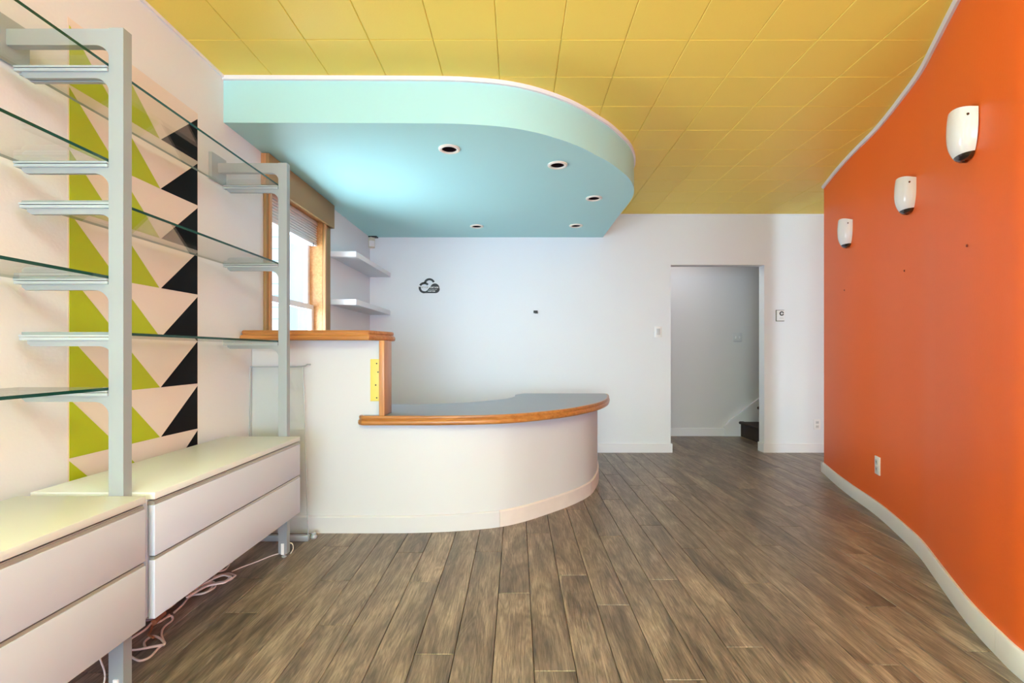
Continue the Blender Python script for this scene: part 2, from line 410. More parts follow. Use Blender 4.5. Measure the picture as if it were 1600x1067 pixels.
for (cx, cy), l in zip(cans, cl):
    e = empty('recessed_downlight', (cx, cy, ZS), l, 'downlight', 'recessed downlights in the soffit')
    lathe('trim_ring', [(.045, -.001), (.046, -.008), (.056, -.010), (.0655, -.005), (.0655, 0)], 'canring', (cx, cy, ZS), e)
    lathe('baffle', [(.0455, -.004), (.043, .03), (.038, .09), (.0, .10)], 'can', (cx, cy, ZS), e)
    lathe('bulb', [(.0, .030), (.018, .034), (.027, .05), (.024, .075), (.014, .095)], 'chrome', (cx, cy, ZS), e)

# ------------------------------------------------------------------ side window
win = struct(empty('window_1', (XL, 3.42, WZ0)))
CW = .085
casing = [('side_casing', WY0-CW+.05, WY0+.012, WZ0-.05, WZ1+.02), ('side_casing', WY1-.012, WY1+.105, WZ0-.05, WZ1+.02)]
for n, a, b, z0, z1 in casing: box(n, XL, XL+.02, a, b, z0, z1, 'val' , win, .003)
box('side_bead', XL+.02, XL+.028, WY0-.006, WY0+.02, WZ0-.03, WZ1, 'woodz', win)
box('side_bead', XL+.02, XL+.028, WY1-.022, WY1+.006, WZ0-.03, WZ1, 'woodz', win)
box('head_casing', XL, XL+.022, WY0-.03, WY1+.1, WZ1-.02, WZ1+.03, 'woody', win, .003)
box('sill', XL-.1, XL+.05, WY0-.06, WY1+.12, WZ0-.03, WZ0, 'woody', win, .004)
boxes('jamb', [(XL-.12, XL, WY0, WY0+.014, WZ0, WZ1), (XL-.12, XL, WY1-.014, WY1, WZ0, WZ1), (XL-.12, XL, WY0, WY1, WZ1-.014, WZ1)], 'woody', win)
XS = XL-.105
def sash(z0, z1, dx):
    f = boxes('sash', [(XS+dx-.02, XS+dx+.01, WY0+.014, WY0+.055, z0, z1), (XS+dx-.02, XS+dx+.01, WY1-.055, WY1-.014, z0, z1),
                       (XS+dx-.02, XS+dx+.01, WY0+.055, WY1-.055, z0, z0+.045), (XS+dx-.02, XS+dx+.01, WY0+.055, WY1-.055, z1-.04, z1)], 'vinyl', win)
    g = boxes('pane', [(XS+dx-.006, XS+dx-.002, WY0+.055, WY1-.055, z0+.045, z1-.04)], 'wglass', f)
sash(WZ0, 1.455, .025); sash(1.42, WZ1-.014, -.008)
blind = empty('window_blind', (XL-.06, 3.42, 1.96), 'white window blind pulled up to the head of the side window', 'blind')
for i in range(7):
    box('slat', XL-.085, XL-.04, WY0+.02, WY1-.02, 1.955+i*.020, 1.969+i*.020, 'blind', blind, .003)
box('head_rail', XL-.09, XL-.035, WY0+.018, WY1-.018, 2.095, 2.125, 'blind', blind, .003)
box('bottom_rail', XL-.088, XL-.037, WY0+.02, WY1-.02, 1.93, 1.952, 'blind', blind, .004)
tube('cord', [(XL-.035, WY1-.1, 1.94), (XL-.034, WY1-.1, 1.93), (XL-.034, WY1-.102, 1.915)], .003, 'dark', blind)
val = empty('window_valance', (XL, 3.44, 2.10), 'tan painted box valance above the side window, touching the soffit', 'valance')
box('face_board', XL+.03, XL+.05, 2.925, 3.975, 2.108, ZS-.006, 'val', val, .002)
box('end_board', XL, XL+.03, 2.925, 2.945, 2.108, ZS-.006, 'woodz', val)
box('end_board', XL, XL+.03, 3.955, 3.975, 2.108, ZS-.006, 'val', val)

# outdoors
g = struct(box('ground', -30, 12, -30, 30, -.4, -.2, 'ground'))
hs = empty('neighbouring_house', (-4.6, 8.8, -.2), 'pale blue sided house seen through the side window', 'house')
boxes('wall', [(-6.2, -3.5, 7.3, 11, -.2, 4.2)], 'siding', hs)
bd = boxes('siding_board', [(-6.2, -3.485, 7.285, 7.3, z*.18-.2, z*.18-.045) for z in range(24)], 'vinyl', hs); bd['kind'] = 'stuff'
boxes('corner_board', [(-3.52, -3.46, 7.26, 7.32, -.2, 4.2), (-3.62, -3.57, 7.26, 7.3, -.2, 4.2)], 'siding', hs)
rf = mesh('roof', [(-6.4, 7.1, 4.2), (-3.3, 7.1, 4.2), (-3.3, 11.2, 4.2), (-6.4, 11.2, 4.2), (-4.85, 7.1, 5.2), (-4.85, 11.2, 5.2)], [(0, 1, 4), (1, 2, 5, 4), (2, 3, 5), (3, 0, 4, 5), (0, 3, 2, 1)], 'ext')
place('roof', rf, hs)

# ------------------------------------------------------------------ hall stairs
stairs = empty('carpeted_staircase', (3.2, 5.7, 0), 'dark brown carpeted stairs rising to the right behind the doorway', 'stairs')
for i in range(5):
    x0 = 2.865+i*.235; z1 = .19*(i+1)
    box('step', x0, x0+.26, YB+.12, 6.085, max(0, z1-.19), z1-.005, 'carpet', stairs, .006)
    sweep('nosing', [(x0, 6.08), (x0, YB+.13)], [(-.03, z1-.034), (.012, z1-.034), (.022, z1-.028), (.026, z1-.016), (.022, z1-.004), (.012, z1+.001), (-.03, z1+.001)], 'carpet', stairs)
sk = [(2.66, 0), (4.2, 0), (4.2, 1.28), (2.74, .185), (2.66, .10)]
v = [(a, 6.075, b) for a, b in sk]+[(a, 6.099, b) for a, b in sk]
place('skirt_board', mesh('skirt_board', v, [tuple(range(5)), tuple(range(9, 4, -1))]+[(i, (i+1) % 5, (i+1) % 5+5, i+5) for i in range(5)], 'trim'), stairs)
sk = [(2.66, .10), (2.74, .185), (4.2, 1.28), (4.2, 1.31), (2.735, .215), (2.655, .125)]
v = [(a, 6.066, b) for a, b in sk]+[(a, 6.099, b) for a, b in sk]
place('skirt_cap', mesh('skirt_cap', v, [tuple(range(6)), tuple(range(11, 5, -1))]+[(i, (i+1) % 6, (i+1) % 6+6, i+6) for i in range(6)], 'trim'), stairs)

# ------------------------------------------------------------------ reception counter
desk = empty('reception_counter', (-.4, 3.3, 0), 'white curved reception counter with wood-edged grey top and raised bar end', 'counter')
bo = [(-1.577, 2.822), (-1.2, 2.822), (-.8, 2.822), (-.592, 2.828), (-.35, 2.857), (-.118, 2.918), (.032, 3.008), (.177, 3.136), (.37, 3.33), (.533, 3.556), (.627, 3.803), (.677, 4.003), (.708, 4.20), (.722, 4.31)]
bop = [Vector((p[0], p[1])) for p in catmull(bo, 6)]
Nb = normals2(bop)
binner = [p+n*.09 for p, n in zip(bop, Nb)]
prism('curved_front', bop+binner[::-1], 0, .645, 'counter', desk, smooth=35)
box('half_wall', XL+.003, -.808, 2.822, 2.935, .645, 1.142, 'counter', desk)
box('end_panel', .05, .72, 4.24, 4.312, 0, .645, 'counter', desk)
box('bar_end_board', -.8085, -.777, 2.775, 2.935, .7005, 1.142, 'woodz', desk, .002)
bbp = [(0, 0), (.012, 0), (.012, .094), (.006, .101), (0, .101)]
def subx(path, a, b): return [p for p in path if a <= p[0] <= b]
for a, b, mm in ((-1.577, -.112, 'counter'), (-.110, .546, 'bbscuff'), (.5475, .75, 'bbscuff')):
    i0 = [i for i, p in enumerate(bop) if a <= p.x <= b]
    pts = [Vector(p) for p in bop[i0[0]:i0[-1]+1]]
    if i0[0] > 0:
        p, q = bop[i0[0]-1], bop[i0[0]]; t = (a-p.x)/(q.x-p.x); pts.insert(0, p+(q-p)*t)
    if i0[-1] < len(bop)-1:
        p, q = bop[i0[-1]], bop[i0[-1]+1]; t = (b-p.x)/(q.x-p.x); pts.append(p+(q-p)*t)
    sweep('baseboard', pts, bbp, mm, desk)
# low top: outer curve, straight back end, inner curve
to = [(-.905, 2.772), (-.60, 2.772), (-.434, 2.776), (-.162, 2.815), (.045, 2.90), (.29, 3.09), (.46, 3.29), (.605, 3.52), (.705, 3.76), (.765, 3.98), (.80, 4.15), (.81, 4.28)]
top_o = [Vector((p[0], p[1])) for p in catmull(to, 6)]
to_full = catmull([(-.93, 2.82), (-.927, 2.792), (-.905, 2.772)], 5)[:-1]+top_o
to_full = [Vector((p[0], p[1])) for p in to_full]
ti = [(-1.575, 3.42), (-.909, 3.41), (-.715, 3.41), (-.469, 3.48), (-.266, 3.61), (-.10, 3.80), (-.02, 4.0), (-.013, 4.18), (.06, 4.31)]
top_i = [Vector((p[0], p[1])) for p in catmull(ti, 5)]
Nt = normals2(top_o)
inset = [p+n*.012 for p, n in zip(top_o, Nt)]
prism('countertop', [Vector((-.905, 2.8225)), Vector((-.905, 2.784))]+inset[1:]+[Vector((.80, 4.31))]+top_i[::-1]+[Vector((-1.575, 2.9355)), Vector((-.81, 2.9355)), Vector((-.81, 2.8225))], .646, .7, 'laminate', desk, smooth=30)
edge_prof = [(-.012, .6465), (0, .645), (.006, .648), (.009, .656), (.009, .667), (.006, .674), (.0, .677), (.0005, .681), (.003, .684), (.003, .696), (0, .7), (-.012, .7005)]
sweep('wood_edge', to_full, edge_prof, 'woodx', desk, smooth=50)
# raised bar top
bar = [(XL+.003, 2.70), (-.845, 2.70), (-.775, 2.93), (-.768, 2.975), (-.785, 3.01), (-.83, 3.025), (XL+.003, 3.025)]
def inset_poly(P, d):
    out = []; n = len(P)
    for i in range(n):
        a, b, c = Vector(P[i-1]), Vector(P[i]), Vector(P[(i+1) % n])
        t1 = (b-a).normalized(); t2 = (c-b).normalized()
        n1 = Vector((-t1.y, t1.x)); n2 = Vector((-t2.y, t2.x)); k = (n1+n2); k = k/max(k.length_squared/2, .3)
        out.append(b+k*d)
    return out
rings = [(.010, 1.142), (.002, 1.142), (-.002, 1.146), (-.004, 1.154), (-.003, 1.164), (.003, 1.171), (.008, 1.173), (.009, 1.178), (.006, 1.181), (.006, 1.192), (.010, 1.198), (.018, 1.199)]
v = []; f = []; n = len(bar)
for d, z in rings: v += [(p.x, p.y, z) for p in inset_poly(bar, d)]
for i in range(len(rings)-1):
    for j in range(n): a = i*n+j; b = i*n+(j+1) % n; f.append((a, b, b+n, a+n))
f += [tuple(range(n)), tuple((len(rings)-1)*n+j for j in range(n))]
v = [(max(p[0], XL+.003), p[1], p[2]) for p in v]
place('bar_top', mesh('bar_top', v, f, 'woodx', smooth=40), desk)
mp = empty('mounting_plate', (-.838, 2.822, .79), 'pale yellow strip with screw holes on the counter front beside the wooden upright', 'plate')
box('plate', -.872, -.8095, 2.816, 2.8215, .782, 1.032, 'yplate', mp, .001)
for z, dx in ((1.006, .004), (.955, .012), (.878, -.002), (.802, .004)):
    lathe('screw', [(.0, -.0075), (.0035, -.007), (.0045, -.006)], 'emb', (-.838+dx, 2.8225, z), mp, n=10, axis='Y')
for o in mp.children:
    if o.name.startswith('screw'): o.location.y = -.007+.0

# ------------------------------------------------------------------ shelving system on the left
def upright(y0, levels_near, levels_far, label, tilt=0):
    e = empty('shelf_upright', (-1.218, y0+.015, 0), label, 'shelf upright', 'grey metal shelving uprights')
    px0, px1 = -1.245, -1.200
    y1 = y0+.032
    # post of channel section, one mesh
    boxes('post', [(px0, px1, y0, y1, .02, 2.06)], 'alu', e)
    lathe('levelling_foot', [(0, 0), (.012, 0), (.012, .004), (.006, .007), (.006, .03)], 'alu2', (-1.2225, y0+.016, 0), e, n=16)
    boxes('foot_clip', [(px0+.016, px0+.030, y0-.004, y0, .018, .075)], 'vinyl', e)
    def arm(ztop, h, xa, yA, yB, name, chan, fr=.045):
        # side profile in X-Z with a quarter-round gusset at the post, extruded in Y
        prof = [(xa, ztop), (px0, ztop), (px0, ztop-h-fr)]
        for k in range(1, 9):
            a = k/8*math.pi/2; prof.append((px0-fr+fr*math.cos(a), ztop-h-fr+fr*math.sin(a)))
        prof += [(xa+.012, ztop-h), (xa, ztop-h*.55)]
        n = len(prof); v = [(a, yA, b) for a, b in prof]+[(a, yB, b) for a, b in prof]
        f = [tuple(range(n)), tuple(range(2*n-1, n-1, -1))]+[(i, (i+1) % n, (i+1) % n+n, i+n) for i in range(n)]
        a_ = place(name, mesh(name, v, f, 'alu', smooth=30), e)
        if chan:
            boxes('channel', [(xa-.018, px0-.001, yA-.006, yB+.004, ztop-.0015, ztop+.007), (xa-.018, px0-.001, yA-.008, yB+.004, ztop+.009, ztop+.0145)], 'alu2', a_)
        return a_
    arm(2.06, .05, -1.572, y0+.004, y1-.004, 'top_arm', False)
    boxes('wall_plate', [(-1.5795, -1.562, y0-.045, y0+.075, 1.965, 2.10)], 'alu', e)
    for z in levels_near: arm(z-.020, .020, -1.512, y0+.002, y0+.014, 'shelf_arm', True)
    for z in levels_far: arm(z-.020, .020, -1.512, y0+.018, y0+.030, 'shelf_arm', True)
    return e
LB = [1.948, 1.657, 1.301, .960]; RB = [1.945, 1.537, 1.130]
Y1, Y2, Y0 = 1.445, 2.472, .418
u0 = upright(Y0, [], LB, 'grey shelving upright at the camera end of the left bay')
u1 = upright(Y1, LB, RB, 'tall grey shelving upright between the two white drawer units')
u2 = upright(Y2, RB, [], 'grey shelving upright at the far end, in front of the raised bar')
names = ['top', 'second', 'third', 'lowest']
def glass_shelf(x0, x1, y0, y1, z, label, group, rot=0):
    t = .009
    v = [(x, y, zz) for x in (x0, x1) for y in (y0, y1) for zz in (z-t, z)]
    f = [(0, 1, 3, 2), (4, 6, 7, 5), (0, 4, 5, 1), (2, 3, 7, 6), (0, 2, 6, 4), (1, 5, 7, 3)]
    cx, cy = (x0+x1)/2, (y0+y1)/2
    v = [(a-cx, b-cy, c-(z-t)) for a, b, c in v]
    o = link('glass_shelf', mesh('glass_shelf', v, f, ['glass', 'gedge', 'gedge2'], [2, 1, 2, 2, 0, 0])); o.location = (cx, cy, z-t)
    tag(o, label, 'glass shelf', group); return o
for z, nme in zip(LB, names):
    glass_shelf(-1.532, -1.247, Y0+.018, Y1+.014, z+.004, f'{nme} glass shelf of the near left bay, above the nearer drawer unit', 'glass shelves in the near bay')
for z, nme in zip(RB, ['top', 'middle', 'lowest']):
    glass_shelf(-1.532, -1.247, Y1+.021, Y2+.012, z+.004, f'{nme} glass shelf of the far bay, in front of the green and black mural', 'glass shelves in the far bay')

def cabinet(y0, y1, label):
    e = empty('drawer_cabinet', (-1.32, (y0+y1)/2, .24), label, 'drawer unit', 'white wall-hung drawer units')
    xb, xf = -1.519, -1.130
    box('carcass', xb, xf-.026, y0+.001, y1-.001, .242, .612, 'cabf', e, .001)
    box('top_board', xb, xf, y0, y1, .612, .634, 'cab', e, .0015)
    box('top_pull_strip', xf-.024, xf-.006, y0+.002, y1-.002, .5945, .6070, 'groove', e)
    for z0, z1 in ((.436, .594), (.240, .422)):
        d = box('drawer_front', xf-.020, xf, y0, y1, z0, z1, 'cabf', e, .0012)
        h = box('handle_strip', xf-.020, xf-.003, y0+.003, y1-.003, z1+.0004, z1+.0095, 'groove')
        h.location = Vector(h.location)-Vector(e.location)-Vector(d.location); h.parent = d
        for k in (0,): pass
    return e
cabinet(.455, Y1-.002, 'white two-drawer unit nearest the camera at the left edge')
cabinet(Y1+.034, Y2-.002, 'white two-drawer unit in the middle, below the mural')

# mural
mur = empty('wall_mural', (XL, 2.0, .47), 'painted mural of lime green, cream and black triangles on the left wall', 'mural')
XM = XL+.0006
ys = [1.672, 1.885, 2.102, 2.342]; zt = 2.231; dz = .2197
def tri(name, pts, m, x=XM):
    v = [(x+.0012, a, b) for a, b in pts]+[(x, a, b) for a, b in pts]; n = len(pts)
    place(name, mesh(name, v, [tuple(range(n)), tuple(range(2*n-1, n-1, -1))]+[(i, (i+1) % n, (i+1) % n+n, i+n) for i in range(n)], m), mur)
boxes('cream_ground', [(XL+.0001, XM, ys[0]-.006, ys[3]+.004, zt-8*dz, zt+.02)], 'cream', mur)
for r in range(8):
    a = zt-r*dz; b = a-dz+.004
    j = lambda s=.004: R.uniform(-s, s)
    tri('green_triangle', [(ys[0], a-.006), (ys[0], b), (ys[1]-.006+j(), b)], 'lime')
    tri('green_triangle', [(ys[1]+.002, a-.006), (ys[1]+.002, b), (ys[2]-.006+j(), b)], 'lime')
    tri('black_triangle', [(ys[2]+j(), b), (ys[3], b+j(.002)), (ys[3], a-.008)], 'black')

# leaning glass sheet between far upright and counter
gp = empty('glass_sheet', (-1.38, 2.72, 0), 'loose clear glass sheet leaning against the counter beside the far upright', 'glass sheet')
A, B, C, D = Vector((-1.535, 2.70, .03)), Vector((-1.19, 2.70, .03)), Vector((-1.262, 2.793, .985)), Vector((-1.567, 2.785, .985))
off = Vector((0, .006, 0))
v = [A, B, C, D, A+off, B+off, C+off, D+off]
place('sheet', mesh('sheet', v, [(0, 1, 2, 3), (7, 6, 5, 4), (0, 1, 5, 4), (1, 2, 6, 5), (2, 3, 7, 6), (3, 0, 4, 7)], ['glass', 'gedge2'], [0, 0, 1, 1, 1, 1]), gp)
box('bottom_channel', -1.545, -1.185, 2.688, 2.716, 0, .032, 'alu', gp, .002)
tube('top_clip', [(-1.566, 2.785, .988), (-1.45, 2.785, .988), (-1.30, 2.788, .988), (-1.25, 2.79, .992), (-1.235, 2.79, 1.002), (-1.215, 2.79, 1.0)], .0045, 'alu2', gp)
tube('side_bead', [B+Vector((0, -.001, 0)), (B+C)/2, C], .0028, 'alu2', gp)
tube('side_bead', [A+Vector((0, -.001, 0)), (A+D)/2, D], .0018, 'alu2', gp)
lathe('corner_knob', [(0, 0), (.014, 0), (.018, .01), (.012, .022), (.014, .03), (.006, .036), (0, .036)], 'alu2', (-1.172, 2.735, 0), gp, n=16)

# floating shelves in the corner
for z0, z1, l in ((1.880, 1.926, 'upper white floating shelf in the back left corner'), (1.475, 1.522, 'lower white floating shelf in the back left corner')):
    e = empty('floating_shelf', (-1.47, 4.5, z0), l, 'wall shelf', 'white floating shelves right of the window')
    box('board', XL, -1.358, 4.0, YB, z0, z1, 'trim', e, .0015)
    boxes('underside_seam', [(XL+.0, -1.3572, 4.05, YB-.01, z0-.0006, z0)], 'hplate', e)

# motion sensor in the corner
e = empty('motion_sensor', (-1.545, 5.05, 2.18), 'small ivory motion sensor in the corner under the soffit', 'sensor')
prism('housing', [(XL+.002, YB-.002), (XL+.002, YB-.05), (XL+.03, YB-.062), (XL+.062, YB-.03), (XL+.05, YB-.002)], 2.19, 2.30, 'beige', e)
prism('lens', [(XL+.008, YB-.054), (XL+.030, YB-.064), (XL+.060, YB-.034), (XL+.054, YB-.02)], 2.20, 2.26, 'plate', e)
box('bracket', XL, XL+.09, YB-.06, YB, 2.297, ZS, 'emb', e)

# ------------------------------------------------------------------ wall lamps on the orange wall
def wall_at(y):
    for p, q, n in zip(rwp, rwp[1:], Nn):
        if q[1] <= y <= p[1]:
            t = (p[1]-y)/(p[1]-q[1]); return Vector((p[0]+(q[0]-p[0])*t, y)), -n
def sconce(y, ztop, zbot, label, W=.088, Dp=.067):
    c, n = wall_at(y); t = Vector((-n.y, n.x))
    e = empty('wall_sconce', (c.x, c.y, zbot), label, 'wall lamp', 'white glass wall lamps on the orange wall')
    H = ztop-zbot; NZ, NA = 18, 20
    def width(s):   # s 0 bottom .. 1 top
        return .24+.76*math.sqrt(max(0, 1-(1-min(1, s/.75))**2))
    def depth(s):
        return .15+.85*math.sqrt(max(0, 1-((.62-s)/.64)**2)) if s < .62 else 1-.09*((s-.62)/.38)**2
    def build(s0, s1, name, m, dthick=.0, NZ=NZ):
        v = []; f = []
        for shell in (0, 1):
            for i in range(NZ+1):
                s = s0+(s1-s0)*i/NZ; wv = width(s); hw = W*wv-.004*shell+dthick; dp = Dp*depth(s)-.004*shell+dthick
                for k in range(NA+1):
                    a = math.pi*k/NA
                    p = c+t*hw*math.cos(a)+n*(dp*math.sin(a)**.8+.001)
                    # top rim dips a little towards the ends
                    z = zbot+H*s+.026*math.sin(a)*max(0, (s-.4)/.6)
                    v.append((p.x-c.x, p.y-c.y, z-zbot))
        m_ = (NZ+1)*(NA+1)
        for sh in (0, 1):
            for i in range(NZ):
                for k in range(NA):
                    a = sh*m_+i*(NA+1)+k; f.append((a, a+1, a+NA+2, a+NA+1))
        for i in (0, NZ):
            for k in range(NA): a = i*(NA+1)+k; f.append((a, a+1, a+1+m_, a+m_))
        for k in (0, NA):
            for i in range(NZ): a = i*(NA+1)+k; f.append((a, a+NA+1, a+NA+1+m_, a+m_))
        me = mesh(name, v, f, m, smooth=50)
        o = link(name, me); o.parent = e; return o
    build(.085, 1, 'shade', 'opal')
    build(0, .11, 'chrome_cap', 'chrome', .0015, 5)
    bp = c-n*.0
    q = [c+t*.05, c-t*.05, c-t*.05+n*.012, c+t*.05+n*.012]
    pr = prism('back_plate', q, zbot+.03, ztop-.03, 'chrome', e)
    # fixing screw near the near upper corner of the shade
    for sgn in (-1,):
        a = math.radians(20); wv = width(.88)
        pp = c+t*sgn*W*wv*math.cos(a)*(-1 if t.y < 0 else 1)+n*(Dp*depth(.88)*math.sin(a)**.8+.003)
        v = []; 
        lathe('screw', [(0, -.004), (.004, -.003), (.0055, 0)], 'chrome', (pp.x, pp.y, zbot+H*.88), e, n=10, axis='Y')
    return e
sconce(1.885, 2.010, 1.834, 'nearest white glass wall lamp on the orange wall')
sconce(2.645, 2.02, 1.845, 'middle white glass wall lamp on the orange wall')
sconce(3.60, 2.058, 1.868, 'farthest white glass wall lamp on the orange wall')
for y, z, l in ((1.905, 1.50, 'small screw hole in the orange wall below the nearest lamp'), (2.72, 1.54, 'small screw hole in the orange wall below the middle lamp'), (3.68, 1.555, 'small screw hole in the orange wall below the farthest lamp')):
    c, n = wall_at(y)
    o = lathe('wall_plug', [(0, -.003), (.005, -.003), (.006, 0)], 'redplug', (c.x+n.x*.001, c.y+n.y*.001, z), n=10, axis='Y')
    o.rotation_euler[2] = math.atan2(n.y, n.x)+H90
    tag(o, l, 'wall plug', 'screw holes in the orange wall')

# ------------------------------------------------------------------ plates, thermostat, emblem on the walls
def plate(name, cx, y, z0, z1, wd, label, cat, kind, m='plate'):
    e = empty(name, (cx, y, z0), label, cat)
    box('cover_plate', cx-wd/2, cx+wd/2, y-.006, y, z0, z1, m, e, .0015)
    cz = (z0+z1)/2
    if kind == 'switch':
        box('toggle', cx-.018, cx+.018, y-.011, y-.006, cz-.034, cz+.034, 'hplate', e, .001)
    elif kind == 'double':
        for s in (-1, 1): box('toggle', cx+s*.023-.006, cx+s*.023+.006, y-.014, y-.006, cz-.016, cz+.016, 'plate', e, .001)
    else:
        for s in (-1, 1):
            so = box('socket', cx-.017, cx+.017, y-.009, y-.006, cz+s*.022-.015, cz+s*.022+.015, 'hplate', e, .001)
            for q in (-.006, .006):
                sl = box('slot', cx+q-.0012, cx+q+.0012, y-.0095, y-.009, cz+s*.022-.003, cz+s*.022+.007, 'emb')
                sl.location = Vector(sl.location)-Vector(e.location)-Vector(so.location); sl.parent = so
    return e
plate('light_switch', 1.512, YB, 1.237, 1.352, .075, 'white light switch on the back wall left of the doorway', 'switch', 'switch')
plate('light_switch', 2.832, 6.10, 1.212, 1.322, .115, 'grey-white double switch on the hall wall by the stairs', 'switch', 'double', 'hplate')
plate('power_outlet', 3.217, YB, .245, .355, .07, 'white outlet low on the back wall right of the doorway', 'outlet', 'outlet')
# outlet on the orange wall
c, n = wall_at(3.115); ang = math.atan2(n.y, n.x)+H90
e = empty('power_outlet', (c.x, c.y, .27), 'white outlet low on the orange curved wall', 'outlet'); e.rotation_euler[2] = ang
def loc_box(name, x0, x1, y0, y1, z0, z1, m, bev=0, par=None):
    me = boxm(name, x0, x1, y0, y1, z0, z1, m, bev); o = link(name, me); o.parent = par or e; return o
loc_box('cover_plate', -.037, .037, -.009, -.0005, 0, .118, 'plate', .0015)
for s in (-1, 1):
    so = loc_box('socket', -.017, .017, -.012, -.009, .059+s*.023-.015, .059+s*.023+.015, 'hplate', .001)
    for q in (-.006, .006): loc_box('slot', q-.0012, q+.0012, -.0126, -.012, .059+s*.023-.003, .059+s*.023+.007, 'emb', 0, so)
# thermostat
e = empty('thermostat', (2.818, YB, 1.415), 'small beige thermostat with a round dial on the back wall', 'thermostat')
box('body', 2.777, 2.859, YB-.028, YB, 1.412, 1.522, 'plate', e, .003)
box('frame', 2.774, 2.862, YB-.012, YB, 1.406, 1.528, 'olive', e, .002)
lathe('dial', [(.013, -.033), (.016, -.036), (.022, -.036), (.024, -.030)], 'emb', (2.823, YB, 1.488), None, n=24, axis='Y')
d = [o for o in COL.objects if o.name.startswith('dial')][-1]
def fixl(o):   # lathe with axis Y builds y = -z of profile: profile z negative means towards +Y; mirror it towards the room
    for vv in o.data.vertices: vv.co.y = -abs(vv.co.y)
fixl(d); addlocal(d, e)
boxes('dial_gap', [(2.838, 2.850, YB-.0375, YB-.0285, 1.482, 1.494)], 'plate', e)
boxes('scale_lines', [(2.80, 2.842, YB-.0288, YB-.028, 1.4435, 1.446), (2.80, 2.842, YB-.0288, YB-.028, 1.434, 1.4365)], 'groove', e)
for o in list(COL.objects):
    if o.type == 'MESH' and o.name.split('.')[0] in ('screw', 'wall_plug'): fixl(o)
for o in mp.children:
    if o.name.startswith('screw'): o.location.y = 0

# black wall fixing
e = empty('wall_hook', (.20, YB, 1.49), 'tiny black fixing stuck on the middle of the back wall', 'hook')
box('plate', .176, .220, YB-.008, YB, 1.494, 1.522, 'emb', e, .001)
box('tab', .188, .222, YB-.018, YB-.008, 1.490, 1.506, 'emb', e, .001)

# cloud emblem on the back wall
em = empty('cloud_sign', (-.938, YB, 1.70), 'small charcoal cloud-shaped sign with white lettering on the back wall', 'sign')
k = .006874/26.67   # metres per unit of the traced drawing (back wall plane)
ex = lambda u: -1.0517+(u-275)*k
ez = lambda v_: 1.07+(551-425)*.006874-v_*k
def stroke(name, cu, cv, r, a0, a1, wd, m='emb', n=24, dy=.006):
    """ring sector in the wall plane; angles in degrees, counter-clockwise from the right"""
    P = []
    for i in range(n+1):
        a = math.radians(a0+(a1-a0)*i/n); P.append((cu+(r+wd/2)*math.cos(a), cv-(r+wd/2)*math.sin(a)))
    for i in range(n, -1, -1):
        a = math.radians(a0+(a1-a0)*i/n); P.append((cu+(r-wd/2)*math.cos(a), cv-(r-wd/2)*math.sin(a)))
    flat(name, P, m, dy)
def flat(name, P, m, dy=.006, y=None):
    y = YB if y is None else y
    bm = bmesh.new(); vs = [bm.verts.new((ex(a), y, ez(b))) for a, b in P]
    fc = bm.faces.new(vs); r = bmesh.ops.extrude_face_region(bm, geom=[fc])
    bmesh.ops.translate(bm, verts=[g_ for g_ in r['geom'] if isinstance(g_, bmesh.types.BMVert)], vec=(0, -dy, 0))
    bmesh.ops.triangulate(bm, faces=bm.faces); bmesh.ops.recalc_face_normals(bm, faces=bm.faces)
    me = bpy.data.meshes.new(name); bm.to_mesh(me); bm.free(); me.materials.append(M[m]); place(name, me, em)
stroke('upper_arc', 705, 500, 195, 22, 170, 84)
stroke('left_arc', 490, 660, 195, 40, 150, 84)
stroke('left_rim', 490, 660, 185, 168, 272, 88)
# lower-right filled cloud body
P = [(470, 880)]
P += [(480, 815), (560, 800), (625, 760), (680, 690), (730, 640), (760, 585)]
P += [(935+185*math.cos(math.radians(a)), 665-185*math.sin(math.radians(a))) for a in range(150, -1, -10)]
P += [(960+175*math.cos(math.radians(a)), 705-175*math.sin(math.radians(a))) for a in range(0, -91, -10)]
flat('cloud_body', P, 'emb')
def letters(rows):
    for (u0, v0, wv, hv, n_, m, y) in rows:
        st = wv/n_; vs = []; fs = []
        for i in range(n_):
            u = u0+i*st; kind = (i*7+n_) % 4
            segs = {0: [(0, .28, 0, 1), (.28, .7, 0, .3)], 1: [(0, .28, 0, 1), (.5, .75, 0, 1), (.28, .5, .4, .65)],
                    2: [(0, .75, 0, .25), (0, .75, .75, 1), (0, .25, .25, .75)], 3: [(.1, .4, 0, 1), (.4, .8, .35, .6)]}[kind]
            for (a, b, c_, d_) in segs:
                n0 = len(vs)
                for xx in (ex(u+a*st), ex(u+b*st)):
                    for yy in (y-.0015, y):
                        for zz in (ez(v0+c_*hv), ez(v0+d_*hv)): vs.append((xx, yy, zz))
                fs += [tuple(n0+q for q in t_) for t_ in [(0, 1, 3, 2), (4, 6, 7, 5), (0, 4, 5, 1), (2, 3, 7, 6), (0, 2, 6, 4), (1, 5, 7, 3)]]
        place('lettering', mesh('lettering', vs, fs, m), em)
letters([(745, 615, 345, 62, 6, 'plate', YB-.006), (700, 720, 330, 26, 9, 'hplate', YB-.006), (645, 775, 310, 50, 7, 'plate', YB-.006), (325, 600, 330, 75, 6, 'groove', YB)])

